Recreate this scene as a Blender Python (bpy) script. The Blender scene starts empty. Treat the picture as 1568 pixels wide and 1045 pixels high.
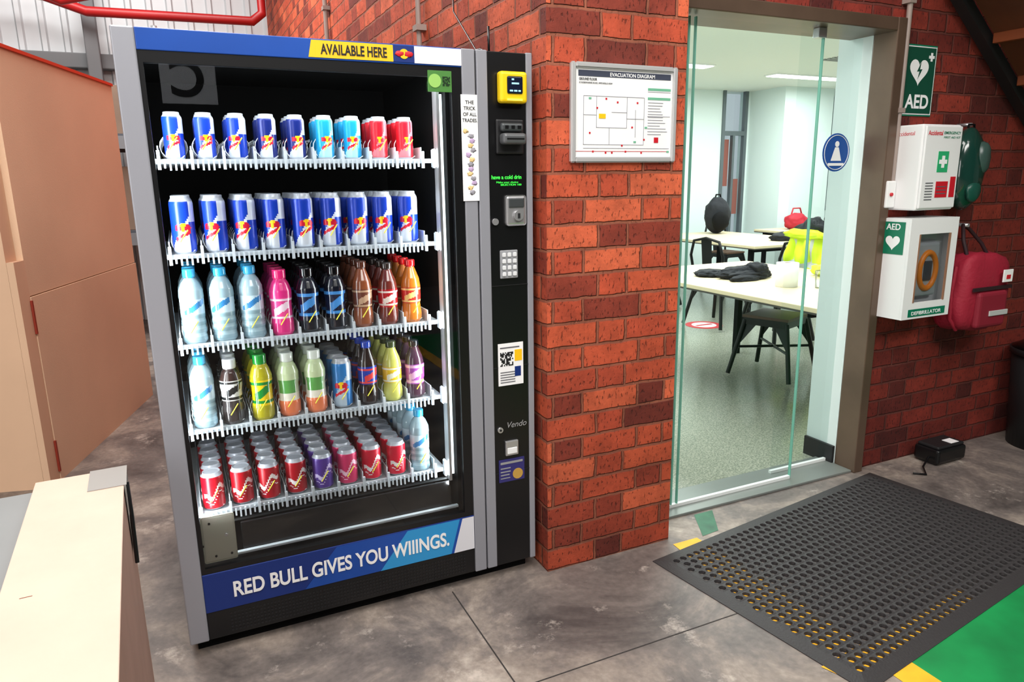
import bpy, bmesh, math, random
from mathutils import Vector, Matrix, noise
random.seed(7)
scn=bpy.context.scene
col=scn.collection
try:
    scn.view_settings.view_transform='Standard'
except Exception: pass

# ---------------------------------------------------------------- materials
def srgb(c):
    r=[]
    for x in c[:3]:
        x=x/255.0
        r.append(x/12.92 if x<=.04045 else ((x+.055)/1.055)**2.4)
    return tuple(r)+(1.0,)
_m={}
def mat(name,c,rough=.5,metal=0,emit=0,spec=.5,bump=0,bscale=60,var=0,vscale=4,coat=0):
    if name in _m: return _m[name]
    m=bpy.data.materials.new(name); m.use_nodes=True; _m[name]=m
    nt=m.node_tree; b=nt.nodes['Principled BSDF']; C=srgb(c)
    b.inputs['Base Color'].default_value=C; b.inputs['Roughness'].default_value=rough
    b.inputs['Metallic'].default_value=metal; b.inputs['Specular IOR Level'].default_value=spec
    if coat: b.inputs['Coat Weight'].default_value=coat
    if emit:
        b.inputs['Emission Color'].default_value=C; b.inputs['Emission Strength'].default_value=emit
    tc=nt.nodes.new('ShaderNodeTexCoord')
    if var:
        n=nt.nodes.new('ShaderNodeTexNoise'); n.inputs['Scale'].default_value=vscale; n.inputs['Detail'].default_value=6
        nt.links.new(tc.outputs['Object'],n.inputs['Vector'])
        r=nt.nodes.new('ShaderNodeValToRGB'); r.color_ramp.elements[0].position=.3; r.color_ramp.elements[1].position=.7
        r.color_ramp.elements[0].color=tuple(x*(1-var) for x in C[:3])+(1,)
        r.color_ramp.elements[1].color=tuple(min(1,x*(1+var)) for x in C[:3])+(1,)
        nt.links.new(n.outputs['Fac'],r.inputs['Fac']); nt.links.new(r.outputs['Color'],b.inputs['Base Color'])
    if bump:
        n=nt.nodes.new('ShaderNodeTexNoise'); n.inputs['Scale'].default_value=bscale; n.inputs['Detail'].default_value=4
        nt.links.new(tc.outputs['Object'],n.inputs['Vector'])
        bp=nt.nodes.new('ShaderNodeBump'); bp.inputs['Strength'].default_value=bump; bp.inputs['Distance'].default_value=.01
        nt.links.new(n.outputs['Fac'],bp.inputs['Height']); nt.links.new(bp.outputs['Normal'],b.inputs['Normal'])
    return m

def glass_mat(name,tint=(1,1,1),refl=1.0,ior=1.45):
    m=bpy.data.materials.new(name); m.use_nodes=True; nt=m.node_tree; nt.nodes.clear()
    o=nt.nodes.new('ShaderNodeOutputMaterial'); t=nt.nodes.new('ShaderNodeBsdfTransparent'); g=nt.nodes.new('ShaderNodeBsdfGlossy')
    g.inputs['Roughness'].default_value=.01; t.inputs['Color'].default_value=tuple(tint)+(1,)
    f=nt.nodes.new('ShaderNodeFresnel'); f.inputs['IOR'].default_value=ior
    mu=nt.nodes.new('ShaderNodeMath'); mu.operation='MULTIPLY'; mu.inputs[1].default_value=refl
    mx=nt.nodes.new('ShaderNodeMixShader')
    nt.links.new(f.outputs[0],mu.inputs[0]); nt.links.new(mu.outputs[0],mx.inputs[0])
    nt.links.new(t.outputs[0],mx.inputs[1]); nt.links.new(g.outputs[0],mx.inputs[2]); nt.links.new(mx.outputs[0],o.inputs[0])
    return m

def brick_mat(name,ramp,mortar,rough=.75,dirt=.7):
    m=bpy.data.materials.new(name); m.use_nodes=True; nt=m.node_tree; N=nt.nodes; L=nt.links
    b=N['Principled BSDF']; b.inputs['Roughness'].default_value=rough; b.inputs['Specular IOR Level'].default_value=.35
    def mth(op,*a):
        n=N.new('ShaderNodeMath'); n.operation=op
        for i,x in enumerate(a):
            if isinstance(x,(int,float)): n.inputs[i].default_value=x
            else: L.new(x,n.inputs[i])
        return n.outputs[0]
    uv=N.new('ShaderNodeUVMap'); uv.uv_map='UVMap'
    nz=N.new('ShaderNodeTexNoise'); nz.inputs['Scale'].default_value=16; nz.inputs['Detail'].default_value=4
    L.new(uv.outputs[0],nz.inputs['Vector'])
    sb=N.new('ShaderNodeVectorMath'); sb.operation='SUBTRACT'; sb.inputs[1].default_value=(.5,.5,.5); L.new(nz.outputs['Color'],sb.inputs[0])
    sc=N.new('ShaderNodeVectorMath'); sc.operation='SCALE'; sc.inputs['Scale'].default_value=.013; L.new(sb.outputs[0],sc.inputs[0])
    ad=N.new('ShaderNodeVectorMath'); ad.operation='ADD'; L.new(uv.outputs[0],ad.inputs[0]); L.new(sc.outputs[0],ad.inputs[1])
    sx=N.new('ShaderNodeSeparateXYZ'); L.new(ad.outputs[0],sx.inputs[0])
    RH=.0855; P=.36
    vr=mth('DIVIDE',sx.outputs[1],RH); row=mth('FLOOR',vr); fv=mth('SUBTRACT',vr,row)
    par=mth('MULTIPLY',mth('FRACT',mth('MULTIPLY',row,.5)),1.0)
    xs=mth('ADD',mth('DIVIDE',sx.outputs[0],P),par); cell=mth('FLOOR',xs); fx=mth('SUBTRACT',xs,cell)
    isH=mth('GREATER_THAN',fx,.6667)
    dx=mth('MULTIPLY',mth('MINIMUM',mth('MINIMUM',fx,mth('SUBTRACT',1.0,fx)),mth('ABSOLUTE',mth('SUBTRACT',fx,.6667))),P)
    dy=mth('MULTIPLY',mth('MINIMUM',fv,mth('SUBTRACT',1.0,fv)),RH)
    dd=mth('MINIMUM',dx,dy)
    mr=N.new('ShaderNodeMapRange'); mr.inputs[1].default_value=.0035; mr.inputs[2].default_value=.0068; mr.inputs[3].default_value=1; mr.inputs[4].default_value=0; L.new(dd,mr.inputs[0])
    cx=N.new('ShaderNodeCombineXYZ'); L.new(mth('ADD',mth('MULTIPLY',cell,2.0),isH),cx.inputs[0]); L.new(row,cx.inputs[1])
    wn=N.new('ShaderNodeTexWhiteNoise'); wn.noise_dimensions='2D'; L.new(cx.outputs[0],wn.inputs['Vector'])
    val=mth('MULTIPLY',wn.outputs['Value'],mth('SUBTRACT',1.0,mth('MULTIPLY',isH,.45)))
    cr=N.new('ShaderNodeValToRGB'); e=cr.color_ramp.elements
    e[0].position=ramp[0][0]; e[0].color=srgb(ramp[0][1]); e[1].position=ramp[-1][0]; e[1].color=srgb(ramp[-1][1])
    for p,c in ramp[1:-1]:
        x=e.new(p); x.color=srgb(c)
    L.new(val,cr.inputs['Fac'])
    n2=N.new('ShaderNodeTexNoise'); n2.inputs['Scale'].default_value=7; n2.inputs['Detail'].default_value=10; n2.inputs['Roughness'].default_value=.75
    L.new(uv.outputs[0],n2.inputs['Vector'])
    r2=N.new('ShaderNodeMapRange'); r2.inputs[1].default_value=.3; r2.inputs[2].default_value=.7; r2.inputs[3].default_value=.58; r2.inputs[4].default_value=1.32
    L.new(n2.outputs['Fac'],r2.inputs[0])
    n3=N.new('ShaderNodeTexNoise'); n3.inputs['Scale'].default_value=110; n3.inputs['Detail'].default_value=2
    mp=N.new('ShaderNodeMapping'); mp.inputs['Scale'].default_value=(1,.4,1); L.new(uv.outputs[0],mp.inputs[0]); L.new(mp.outputs[0],n3.inputs['Vector'])
    r3=N.new('ShaderNodeMapRange'); r3.inputs[1].default_value=.31; r3.inputs[2].default_value=.41; r3.inputs[3].default_value=.45; r3.inputs[4].default_value=1
    L.new(n3.outputs['Fac'],r3.inputs[0])
    dr=N.new('ShaderNodeMapRange'); dr.inputs[1].default_value=0; dr.inputs[2].default_value=1.0; dr.inputs[3].default_value=dirt; dr.inputs[4].default_value=1; L.new(sx.outputs[1],dr.inputs[0])
    mm=mth('MULTIPLY',mth('MULTIPLY',r2.outputs[0],r3.outputs[0]),dr.outputs[0])
    vs=N.new('ShaderNodeVectorMath'); vs.operation='SCALE'; L.new(cr.outputs['Color'],vs.inputs[0]); L.new(mm,vs.inputs['Scale'])
    mo=N.new('ShaderNodeVectorMath'); mo.operation='SCALE'; mo.inputs[0].default_value=srgb(mortar)[:3]; L.new(mth('MULTIPLY',r2.outputs[0],dr.outputs[0]),mo.inputs['Scale'])
    mx=N.new('ShaderNodeMix'); mx.data_type='RGBA'; L.new(mr.outputs[0],mx.inputs['Factor']); L.new(vs.outputs[0],mx.inputs['A']); L.new(mo.outputs[0],mx.inputs['B'])
    L.new(mx.outputs['Result'],b.inputs['Base Color'])
    hh=mth('ADD',mth('SUBTRACT',1.0,mr.outputs[0]),mth('ADD',mth('MULTIPLY',r3.outputs[0],.35),mth('MULTIPLY',n2.outputs['Fac'],.6)))
    bp=N.new('ShaderNodeBump'); bp.inputs['Strength'].default_value=1.0; bp.inputs['Distance'].default_value=.010
    L.new(hh,bp.inputs['Height']); L.new(bp.outputs['Normal'],b.inputs['Normal'])
    return m

def floor_mat():
    m=bpy.data.materials.new('stained_concrete'); m.use_nodes=True; nt=m.node_tree; N=nt.nodes; L=nt.links
    b=N['Principled BSDF']; tc=N.new('ShaderNodeTexCoord')
    n1=N.new('ShaderNodeTexNoise'); n1.inputs['Scale'].default_value=2.0; n1.inputs['Detail'].default_value=10; n1.inputs['Roughness'].default_value=.68; n1.inputs['Distortion'].default_value=.6
    L.new(tc.outputs['Object'],n1.inputs['Vector'])
    r=N.new('ShaderNodeValToRGB'); e=r.color_ramp.elements
    e[0].position=.34; e[0].color=srgb((78,72,70)); e[1].position=.72; e[1].color=srgb((194,182,170))
    x=e.new(.48); x.color=srgb((114,105,100)); x=e.new(.57); x.color=srgb((144,132,122))
    L.new(n1.outputs['Fac'],r.inputs['Fac'])
    n2=N.new('ShaderNodeTexNoise'); n2.inputs['Scale'].default_value=4.2; n2.inputs['Detail'].default_value=12; n2.inputs['Roughness'].default_value=.74
    L.new(tc.outputs['Object'],n2.inputs['Vector'])
    r2=N.new('ShaderNodeValToRGB'); r2.color_ramp.elements[0].position=.57; r2.color_ramp.elements[0].color=(0,0,0,1); r2.color_ramp.elements[1].position=.66; r2.color_ramp.elements[1].color=(1,1,1,1)
    L.new(n2.outputs['Fac'],r2.inputs['Fac'])
    mx=N.new('ShaderNodeMix'); mx.data_type='RGBA'; L.new(r.outputs[0],mx.inputs['A']); mx.inputs['B'].default_value=srgb((214,202,190))
    mf=N.new('ShaderNodeMath'); mf.operation='MULTIPLY'; mf.inputs[1].default_value=.5; L.new(r2.outputs[0],mf.inputs[0]); L.new(mf.outputs[0],mx.inputs['Factor'])
    n4=N.new('ShaderNodeTexNoise'); n4.inputs['Scale'].default_value=45; n4.inputs['Detail'].default_value=6; L.new(tc.outputs['Object'],n4.inputs['Vector'])
    r4=N.new('ShaderNodeMapRange'); r4.inputs[1].default_value=.3; r4.inputs[2].default_value=.7; r4.inputs[3].default_value=.84; r4.inputs[4].default_value=1.14; L.new(n4.outputs['Fac'],r4.inputs[0])
    vs=N.new('ShaderNodeVectorMath'); vs.operation='SCALE'; L.new(mx.outputs['Result'],vs.inputs[0]); L.new(r4.outputs[0],vs.inputs['Scale'])
    L.new(vs.outputs[0],b.inputs['Base Color'])
    rr=N.new('ShaderNodeMapRange'); rr.inputs[3].default_value=.32; rr.inputs[4].default_value=.7; L.new(n1.outputs['Fac'],rr.inputs[0]); L.new(rr.outputs[0],b.inputs['Roughness'])
    bp=N.new('ShaderNodeBump'); bp.inputs['Strength'].default_value=.2; bp.inputs['Distance'].default_value=.01; L.new(n2.outputs['Fac'],bp.inputs['Height']); L.new(bp.outputs['Normal'],b.inputs['Normal'])
    return m

def terrazzo():
    m=bpy.data.materials.new('speckled_vinyl'); m.use_nodes=True; nt=m.node_tree; N=nt.nodes; L=nt.links
    b=N['Principled BSDF']; tc=N.new('ShaderNodeTexCoord'); v=N.new('ShaderNodeTexNoise'); v.inputs['Scale'].default_value=120; v.inputs['Detail'].default_value=3
    L.new(tc.outputs['Object'],v.inputs['Vector']); r=N.new('ShaderNodeValToRGB'); e=r.color_ramp.elements
    e[0].position=.4; e[0].color=srgb((124,130,116)); e[1].position=.62; e[1].color=srgb((166,168,152)); L.new(v.outputs['Fac'],r.inputs['Fac'])
    L.new(r.outputs[0],b.inputs['Base Color']); b.inputs['Roughness'].default_value=.2
    return m

def vcol_mat(name,rough,metal=0,coat=0):
    m=bpy.data.materials.new(name); m.use_nodes=True; nt=m.node_tree
    a=nt.nodes.new('ShaderNodeVertexColor'); a.layer_name='Col'; b=nt.nodes['Principled BSDF']
    nt.links.new(a.outputs[0],b.inputs['Base Color']); b.inputs['Roughness'].default_value=rough; b.inputs['Metallic'].default_value=metal
    b.inputs['Coat Weight'].default_value=coat
    return m

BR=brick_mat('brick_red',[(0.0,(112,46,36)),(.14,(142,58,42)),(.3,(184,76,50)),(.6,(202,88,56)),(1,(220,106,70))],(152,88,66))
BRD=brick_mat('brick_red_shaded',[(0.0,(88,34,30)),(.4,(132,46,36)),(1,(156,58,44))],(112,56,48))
FLOOR=floor_mat(); TERR=terrazzo()
GLASS=glass_mat('vending_glass',(.97,.985,.98),1.25,1.45)
DGLASS=glass_mat('door_glass',(.95,.985,.975),.6,1.4)
CLEAR=glass_mat('clear_plastic',(.95,.96,.97),.8,1.4)
GRAY=mat('anodised_grey',(152,153,161),.4,.2)
BLACK=mat('black_plastic',(13,13,15),.32)
MBLACK=mat('matt_black',(6,6,7),.85,spec=.2)
DARK=mat('dark_steel',(36,36,38),.5,.3)
WHITE=mat('white_paint',(238,238,238),.4)
WHITER=mat('white_sheet',(244,244,244),.7)
SHELFW=mat('shelf_plastic',(204,212,218),.35)
BLUE=mat('banner_blue',(20,72,160),.35,var=.12,vscale=3)
BLUE2=mat('banner_light_blue',(44,146,206),.35)
NAVY=mat('navy_print',(16,44,116),.4)
YEL=mat('yellow_print',(250,196,20),.45)
RED=mat('red_print',(200,24,40),.45)
SILV=mat('brushed_metal',(196,196,198),.3,.7)
GREEN=mat('green_sign',(0,116,84),.45)
LCD=mat('green_led',(60,235,70),.5,emit=1.2)
STEELB=mat('bronze_steel',(104,84,70),.38,.4,var=.15,vscale=5)
PLASTER=mat('office_plaster',(218,230,228),.8)
CEILW=mat('ceiling_tile',(222,228,222),.9)
WOOD=mat('table_laminate',(222,204,168),.45)
TAN=mat('crate_board',(228,194,162),.75,var=.06,vscale=1.5,bump=.1,bscale=200)
TAN2=mat('crate_board_light',(222,184,152),.75,var=.06,vscale=2)
CARTON=mat('pale_carton',(212,184,166),.75,var=.05,vscale=6,bump=.05)
CARTONS=mat('carton_side',(170,134,118),.8,var=.08,vscale=6)
GREYB=mat('grey_board',(134,136,136),.7,var=.06,vscale=3)
RUBBER=mat('black_rubber',(46,43,44),.6,bump=.2,bscale=150)
GRNF=mat('green_floor_paint',(14,128,66),.5,var=.25,vscale=5)
GRNF2=mat('green_floor_paint_worn',(44,100,72),.55,var=.3,vscale=15)
YELF=mat('yellow_floor_paint',(236,176,34),.6,var=.2,vscale=9)
TEXTB=mat('print_black',(20,20,22),.6)
BROWN=mat('stair_timber',(124,60,26),.6,var=.2,vscale=4)
CORR=mat('corrugated_sheet',(208,212,214),.5,.1)
REDP=mat('red_pipe_paint',(176,24,26),.4)
CONDU=mat('conduit_grey',(156,140,132),.5)
BAGR=mat('red_nylon',(150,18,44),.7,bump=.3,bscale=60)
HIVIS=mat('hi_vis_yellow',(206,232,30),.7)
SILVT=mat('reflective_tape',(190,192,190),.4)
CLOTH=mat('black_cloth',(24,26,32),.9,bump=.5,bscale=40)
ORANGE=mat('orange_plastic',(240,140,40),.4)

# ---------------------------------------------------------------- geometry helpers
def grp(name):
    e=bpy.data.objects.new(name,None); e.empty_display_size=.1; col.objects.link(e); return e
def addobj(name,me,m,parent,smooth=False):
    o=bpy.data.objects.new(name,me); col.objects.link(o)
    if m is not None:
        if isinstance(m,(list,tuple)):
            for x in m: me.materials.append(x)
        else: me.materials.append(m)
    if parent: o.parent=parent
    if smooth:
        for p in me.polygons: p.use_smooth=True
    return o
def uvs(me):
    uv=me.uv_layers.new(name='UVMap')
    for p in me.polygons:
        n=p.normal
        for li in p.loop_indices:
            c=me.vertices[me.loops[li].vertex_index].co
            if abs(n.x)>abs(n.y) and abs(n.x)>abs(n.z): uv.data[li].uv=(c.y,c.z)
            elif abs(n.y)>=abs(n.z): uv.data[li].uv=(c.x,c.z)
            else: uv.data[li].uv=(c.x,c.y)
def box(name,x0,x1,y0,y1,z0,z1,m,parent=None,bevel=0,seg=2,rot=None):
    bm=bmesh.new(); bmesh.ops.create_cube(bm,size=1)
    for v in bm.verts:
        v.co=Vector(((x0+x1)/2+v.co.x*(x1-x0),(y0+y1)/2+v.co.y*(y1-y0),(z0+z1)/2+v.co.z*(z1-z0)))
    if bevel: bmesh.ops.bevel(bm,geom=bm.edges[:],offset=bevel,segments=seg,affect='EDGES',profile=.5)
    me=bpy.data.meshes.new(name); bm.to_mesh(me); bm.free(); uvs(me)
    return addobj(name,me,m,parent,smooth=False)
def boxes(name,lst,m,parent=None,bevel=0):
    bm=bmesh.new()
    for (x0,x1,y0,y1,z0,z1) in lst:
        r=bmesh.ops.create_cube(bm,size=1)
        for v in r['verts']:
            v.co=Vector(((x0+x1)/2+v.co.x*(x1-x0),(y0+y1)/2+v.co.y*(y1-y0),(z0+z1)/2+v.co.z*(z1-z0)))
    if bevel: bmesh.ops.bevel(bm,geom=bm.edges[:],offset=bevel,segments=2,affect='EDGES')
    me=bpy.data.meshes.new(name); bm.to_mesh(me); bm.free(); uvs(me)
    return addobj(name,me,m,parent)
def poly(name,pts,m,parent=None,thick=None):
    bm=bmesh.new(); f=bm.faces.new([bm.verts.new(p) for p in pts])
    if thick:
        r=bmesh.ops.extrude_face_region(bm,geom=[f]); 
        for v in r['geom']:
            if isinstance(v,bmesh.types.BMVert): v.co+=Vector(thick)
        bmesh.ops.recalc_face_normals(bm,faces=bm.faces[:])
    me=bpy.data.meshes.new(name); bm.to_mesh(me); bm.free(); uvs(me)
    return addobj(name,me,m,parent)
def cyl(name,p0,p1,r,m,parent=None,seg=20,r2=None):
    p0=Vector(p0); p1=Vector(p1); d=p1-p0; bm=bmesh.new()
    bmesh.ops.create_cone(bm,cap_ends=True,segments=seg,radius1=r,radius2=r if r2 is None else r2,depth=d.length)
    q=Vector((0,0,1)).rotation_difference(d.normalized())
    for v in bm.verts: v.co=q@v.co+(p0+p1)/2
    me=bpy.data.meshes.new(name); bm.to_mesh(me); bm.free(); uvs(me)
    o=addobj(name,me,m,parent)
    for p in me.polygons: p.use_smooth=len(p.vertices)==4
    return o
def tube(name,splines,r,m,parent=None,res=2,smooth=True,cyclic=False):
    cu=bpy.data.curves.new(name,'CURVE'); cu.dimensions='3D'; cu.bevel_depth=r; cu.bevel_resolution=res; cu.use_fill_caps=True
    for pts in splines:
        s=cu.splines.new('POLY'); s.points.add(len(pts)-1)
        for i,p in enumerate(pts): s.points[i].co=(*p,1)
        s.use_cyclic_u=cyclic; s.use_smooth=smooth
    cu.materials.append(m); o=bpy.data.objects.new(name,cu); col.objects.link(o)
    if parent: o.parent=parent
    return o
def text(name,body,x0,x1,z,y,m,parent,h=None,rot=(math.pi/2,0,0),bold=0,shear=0):
    cu=bpy.data.curves.new(name,'FONT'); cu.body=body; cu.size=.1; cu.offset=min(bold,.0024); cu.shear=shear; cu.extrude=.0003
    cu.materials.append(m); o=bpy.data.objects.new(name,cu); col.objects.link(o)
    bpy.context.view_layer.update()
    w=max(o.dimensions.x,1e-4); sx=(x1-x0)/w; capn=.073
    sy=sx if h is None else h/capn
    o.scale=(sx,sy,1); o.rotation_euler=rot; o.location=(x0,y,z)
    if parent: o.parent=parent
    return o
def lathe(name,prof,cf,seg=48):
    """prof list (r,z) ; cf(theta,z,r)->srgb ; theta=0 faces -Y"""
    bm=bmesh.new(); cl=bm.loops.layers.float_color.new('Col'); R=[]
    for r,z in prof:
        R.append([bm.verts.new((r*math.sin(2*math.pi*i/seg),-r*math.cos(2*math.pi*i/seg),z)) for i in range(seg)])
    for k in range(len(R)-1):
        for i in range(seg):
            j=(i+1)%seg
            f=bm.faces.new((R[k][i],R[k][j],R[k+1][j],R[k+1][i])); f.smooth=True
            th=2*math.pi*(i+.5)/seg; th=th if th<=math.pi else th-2*math.pi
            c=srgb(cf(th,(prof[k][1]+prof[k+1][1])/2,(prof[k][0]+prof[k+1][0])/2))
            for l in f.loops: l[cl]=c
    for ring,zz in ((R[0],0),(R[-1],1)):
        f=bm.faces.new(ring if zz else ring[::-1]); c=srgb(cf(0,prof[-1][1] if zz else prof[0][1],0))
        for l in f.loops: l[cl]=c
    me=bpy.data.meshes.new(name); bm.to_mesh(me); bm.free(); return me
def densify(prof,step=.003):
    out=[prof[0]]
    for a,b in zip(prof,prof[1:]):
        n=max(1,int(math.hypot(b[0]-a[0],b[1]-a[1])/step))
        for i in range(1,n+1): out.append((a[0]+(b[0]-a[0])*i/n,a[1]+(b[1]-a[1])*i/n))
    return out
def blob(name,c,s,m,parent=None,amp=.25,freq=3,sub=4,seed=0,flat=None):
    bm=bmesh.new(); bmesh.ops.create_icosphere(bm,subdivisions=sub,radius=1)
    for v in bm.verts:
        n=noise.fractal(v.co*freq+Vector((seed*7.1,seed*3.3,0)),1,2,4)
        v.co=v.co*(1+amp*n); v.co=Vector((v.co.x*s[0]+c[0],v.co.y*s[1]+c[1],v.co.z*s[2]+c[2]))
        if flat is not None: v.co.z=max(v.co.z,flat)
    me=bpy.data.meshes.new(name); bm.to_mesh(me); bm.free(); uvs(me)
    return addobj(name,me,m,parent,smooth=True)
def area(name,loc,target,sx,sy,e,c=(1,1,1)):
    l=bpy.data.lights.new(name,'AREA'); l.shape='RECTANGLE'; l.size=sx; l.size_y=sy; l.energy=e; l.color=c
    o=bpy.data.objects.new(name,l); col.objects.link(o); o.location=loc
    o.rotation_euler=(Vector(target)-Vector(loc)).to_track_quat('-Z','Y').to_euler(); return o

# ---------------------------------------------------------------- room shell
YW=2.27; PX0=1.117; PX1=1.67; PY=2.114; HC=4.6
poly('floor',[(-3.4,-5,0),(7,-5,0),(7,YW+.06,0),(1.25,YW+.06,0),(1.25,8.7,0),(-3.4,8.7,0)],FLOOR,None,(0,0,-.1))
box('office_floor',1.25,9.7,YW+.06,8.4,-.1,0.002,TERR)
box('ceiling',-3.4,7,-5,8.7,HC,HC+.1,mat('roof_dark',(90,92,92),.8))
box('wall_left',-3.5,-3.4,-5,8.7,0,HC,mat('shed_wall',(130,130,128),.8))
box('wall_rear',-3.4,7,-5.1,-5,0,HC,mat('shed_wall_rear',(50,50,50),.8))
box('wall_right',7,7.1,-5,2.27,0,HC,mat('shed_wall',(0,0,0)))
bm=bmesh.new(); xs=[]; x=-3.4
while x<1.1:
    xs+=[(x,0),(x+.11,0),(x+.125,-.03),(x+.165,-.03),(x+.18,0)]; x+=.19
xs.append((1.12,0)); lo=[bm.verts.new((a,8.6+b,0)) for a,b in xs]; hi=[bm.verts.new((a,8.6+b,HC)) for a,b in xs]
for i in range(len(xs)-1): bm.faces.new((lo[i],lo[i+1],hi[i+1],hi[i]))
me=bpy.data.meshes.new('wall_back'); bm.to_mesh(me); bm.free(); uvs(me); addobj('wall_back',me,CORR,None)
g=grp('wall_girts'); GG=mat('girt_grey',(104,106,108),.6)
box('girt_1',-3.4,1.1,8.42,8.56,2.56,2.70,GG,g,.01)
box('girt_2',-3.4,1.1,8.42,8.56,3.6,3.74,GG,g,.01)
box('post_1',-.62,-.50,8.3,8.42,0,4.6,GG,g,.01)
# storage rack in front of the back wall
RK=grp('pallet_rack'); RKM=mat('rack_blue_grey',(74,80,88),.5)
boxes('uprights',[(x,x+.08,y_,y_+.08,0,2.62) for x in (-3.1,-1.35,.45) for y_ in (7.3,8.1)],RKM,RK)
boxes('beams',[(-3.1,.53,y_,y_+.05,z,z+.11) for z in (.9,1.75) for y_ in (7.31,8.12)],mat('rack_beam',(120,124,128),.5),RK)
boxes('decks',[(-3.1,.53,7.33,8.15,z+.11,z+.13) for z in (.9,1.75)],RKM,RK)
boxes('stored_cartons',[(-3.0,-2.3,7.45,8.05,1.88,2.35),(-2.2,-1.5,7.45,8.05,1.88,2.45),(-1.2,-.75,7.45,8.05,1.88,2.42),(-.7,-.1,7.45,8.0,1.88,2.30),(-1.2,-.2,7.45,8.05,1.03,1.6),(-2.9,-1.6,7.45,8.05,1.03,1.6)],mat('stored_carton',(128,108,92),.8,var=.12,vscale=3),RK,.005)
box('wall_side_brick',PX0,1.36,2.5,8.7,0,HC,BR)
box('wall_brick_pillar',PX0,PX1,PY,2.5,0,HC,BR)
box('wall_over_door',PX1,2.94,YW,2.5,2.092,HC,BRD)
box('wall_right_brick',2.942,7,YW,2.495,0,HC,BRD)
box('office_wall_left',1.361,1.40,2.5,8.1,0,2.6,PLASTER)
box('office_wall_front',2.945,9.6,2.5,2.54,0,2.6,PLASTER)
box('office_ceiling',1.362,9.7,2.502,8.4,2.6,2.66,CEILW)
box('office_wall_right',9.5,9.6,2.54,8.4,0,2.6,PLASTER)
boxes('office_wall_back',[(1.36,7.05,8.1,8.25,0,2.6),(7.05,7.50,8.1,8.25,0,.55),(7.50,8.85,8.1,8.25,0,2.6),(8.85,9.3,8.1,8.25,0,.9),(9.3,9.6,8.1,8.25,0,2.6)],PLASTER)
box('office_wall_column',7.55,8.45,7.45,8.1,0,2.6,PLASTER)
WAL=mat('window_alu',(104,112,116),.4,.4)
for k,(a,b,z0) in enumerate(((7.05,7.50,.55),(8.85,9.3,.9))):
    w=grp('window_%d'%(k+1))
    boxes('window_frame',[(a,a+.05,8.08,8.14,z0,2.6),(b-.05,b,8.08,8.14,z0,2.6),(a+.05,b-.05,8.08,8.14,z0,z0+.05),(a+.05,b-.05,8.08,8.14,2.0,2.06),(a+.2,a+.24,8.08,8.14,z0+.05,2.0)],WAL,w)
    boxes('window_brick_view',[(a+.05,a+.2,8.16,8.17,1.3,1.95),(a+.24,b-.05,8.16,8.17,.9,1.4)],mat('brick_view_terracotta',(150,90,80),.7),w)  # terracotta slabs added in the window, standing in for brick outside
    box('window_pane',a,b,8.19,8.195,z0,2.6,DGLASS,w)
# door frame
fr=grp('door_frame')
box('jamb_right',2.885,2.94,YW-.035,2.355,0,2.09,STEELB,fr,.004)
box('jamb_right_plaster',2.886,2.939,2.356,2.54,0,2.599,PLASTER,fr)
box('jamb_skirting',2.870,2.885,2.36,2.54,0.002,.10,DARK,fr)
box('head',PX1+.03,2.884,YW-.034,2.48,2.035,2.089,STEELB,fr,.004)
box('jamb_left',PX1,PX1+.03,YW-.034,2.48,0,2.089,STEELB,fr)
box('threshold',PX1+.03,2.884,YW-.02,2.46,0,.012,mat('threshold_metal',(134,140,136),.35,.4),fr,.003)
EDGE=mat('glass_edge',(120,186,166),.15)
WRAIL=mat('rail_white',(226,230,228),.4)
d1=grp('door_1')
poly('pane',[(1.72,2.322,.015),(2.54,2.322,.015),(2.54,2.322,2.03),(1.72,2.322,2.03)],DGLASS,d1)
box('edge_r',2.54,2.546,2.316,2.328,.015,2.03,EDGE,d1)
box('edge_l',1.835,1.842,2.316,2.328,.015,2.03,EDGE,d1)
box('edge_l2',1.868,1.873,2.316,2.328,.015,2.03,EDGE,d1)
box('bottom_rail',1.72,2.54,2.314,2.330,.012,.026,WRAIL,d1)
box('pivot_top',2.50,2.545,2.305,2.34,1.995,2.035,SILV,d1,.003)
d2=grp('door_2')
FROST=glass_mat('pale_glass',(.93,.97,.965),.8,1.45)
poly('pane',[(2.50,2.404,.015),(2.88,2.404,.015),(2.88,2.404,2.03),(2.50,2.404,2.03)],FROST,d2)
box('bottom_rail',2.50,2.88,2.396,2.412,.012,.026,WRAIL,d2)
st=grp('door_safety_sticker'); sxx=2.765
cyl('disc',(sxx,2.402,1.535),(sxx,2.399,1.535),.085,mat('sticker_blue',(24,78,156),.5),st,40)
tube('ring',[[(sxx+.076*math.cos(a*math.pi/24),2.398,1.535+.076*math.sin(a*math.pi/24)) for a in range(48)]],.0016,WHITER,st,cyclic=True)
cyl('figure_head',(sxx,2.3985,1.572),(sxx,2.397,1.572),.013,WHITER,st,20)
poly('figure_body',[(sxx-.012,2.398,1.558),(sxx+.012,2.398,1.558),(sxx+.034,2.398,1.498),(sxx-.034,2.398,1.498)],WHITER,st)
box('caption',sxx-.05,sxx+.05,2.397,2.3985,1.476,1.488,WHITER,st)

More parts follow.
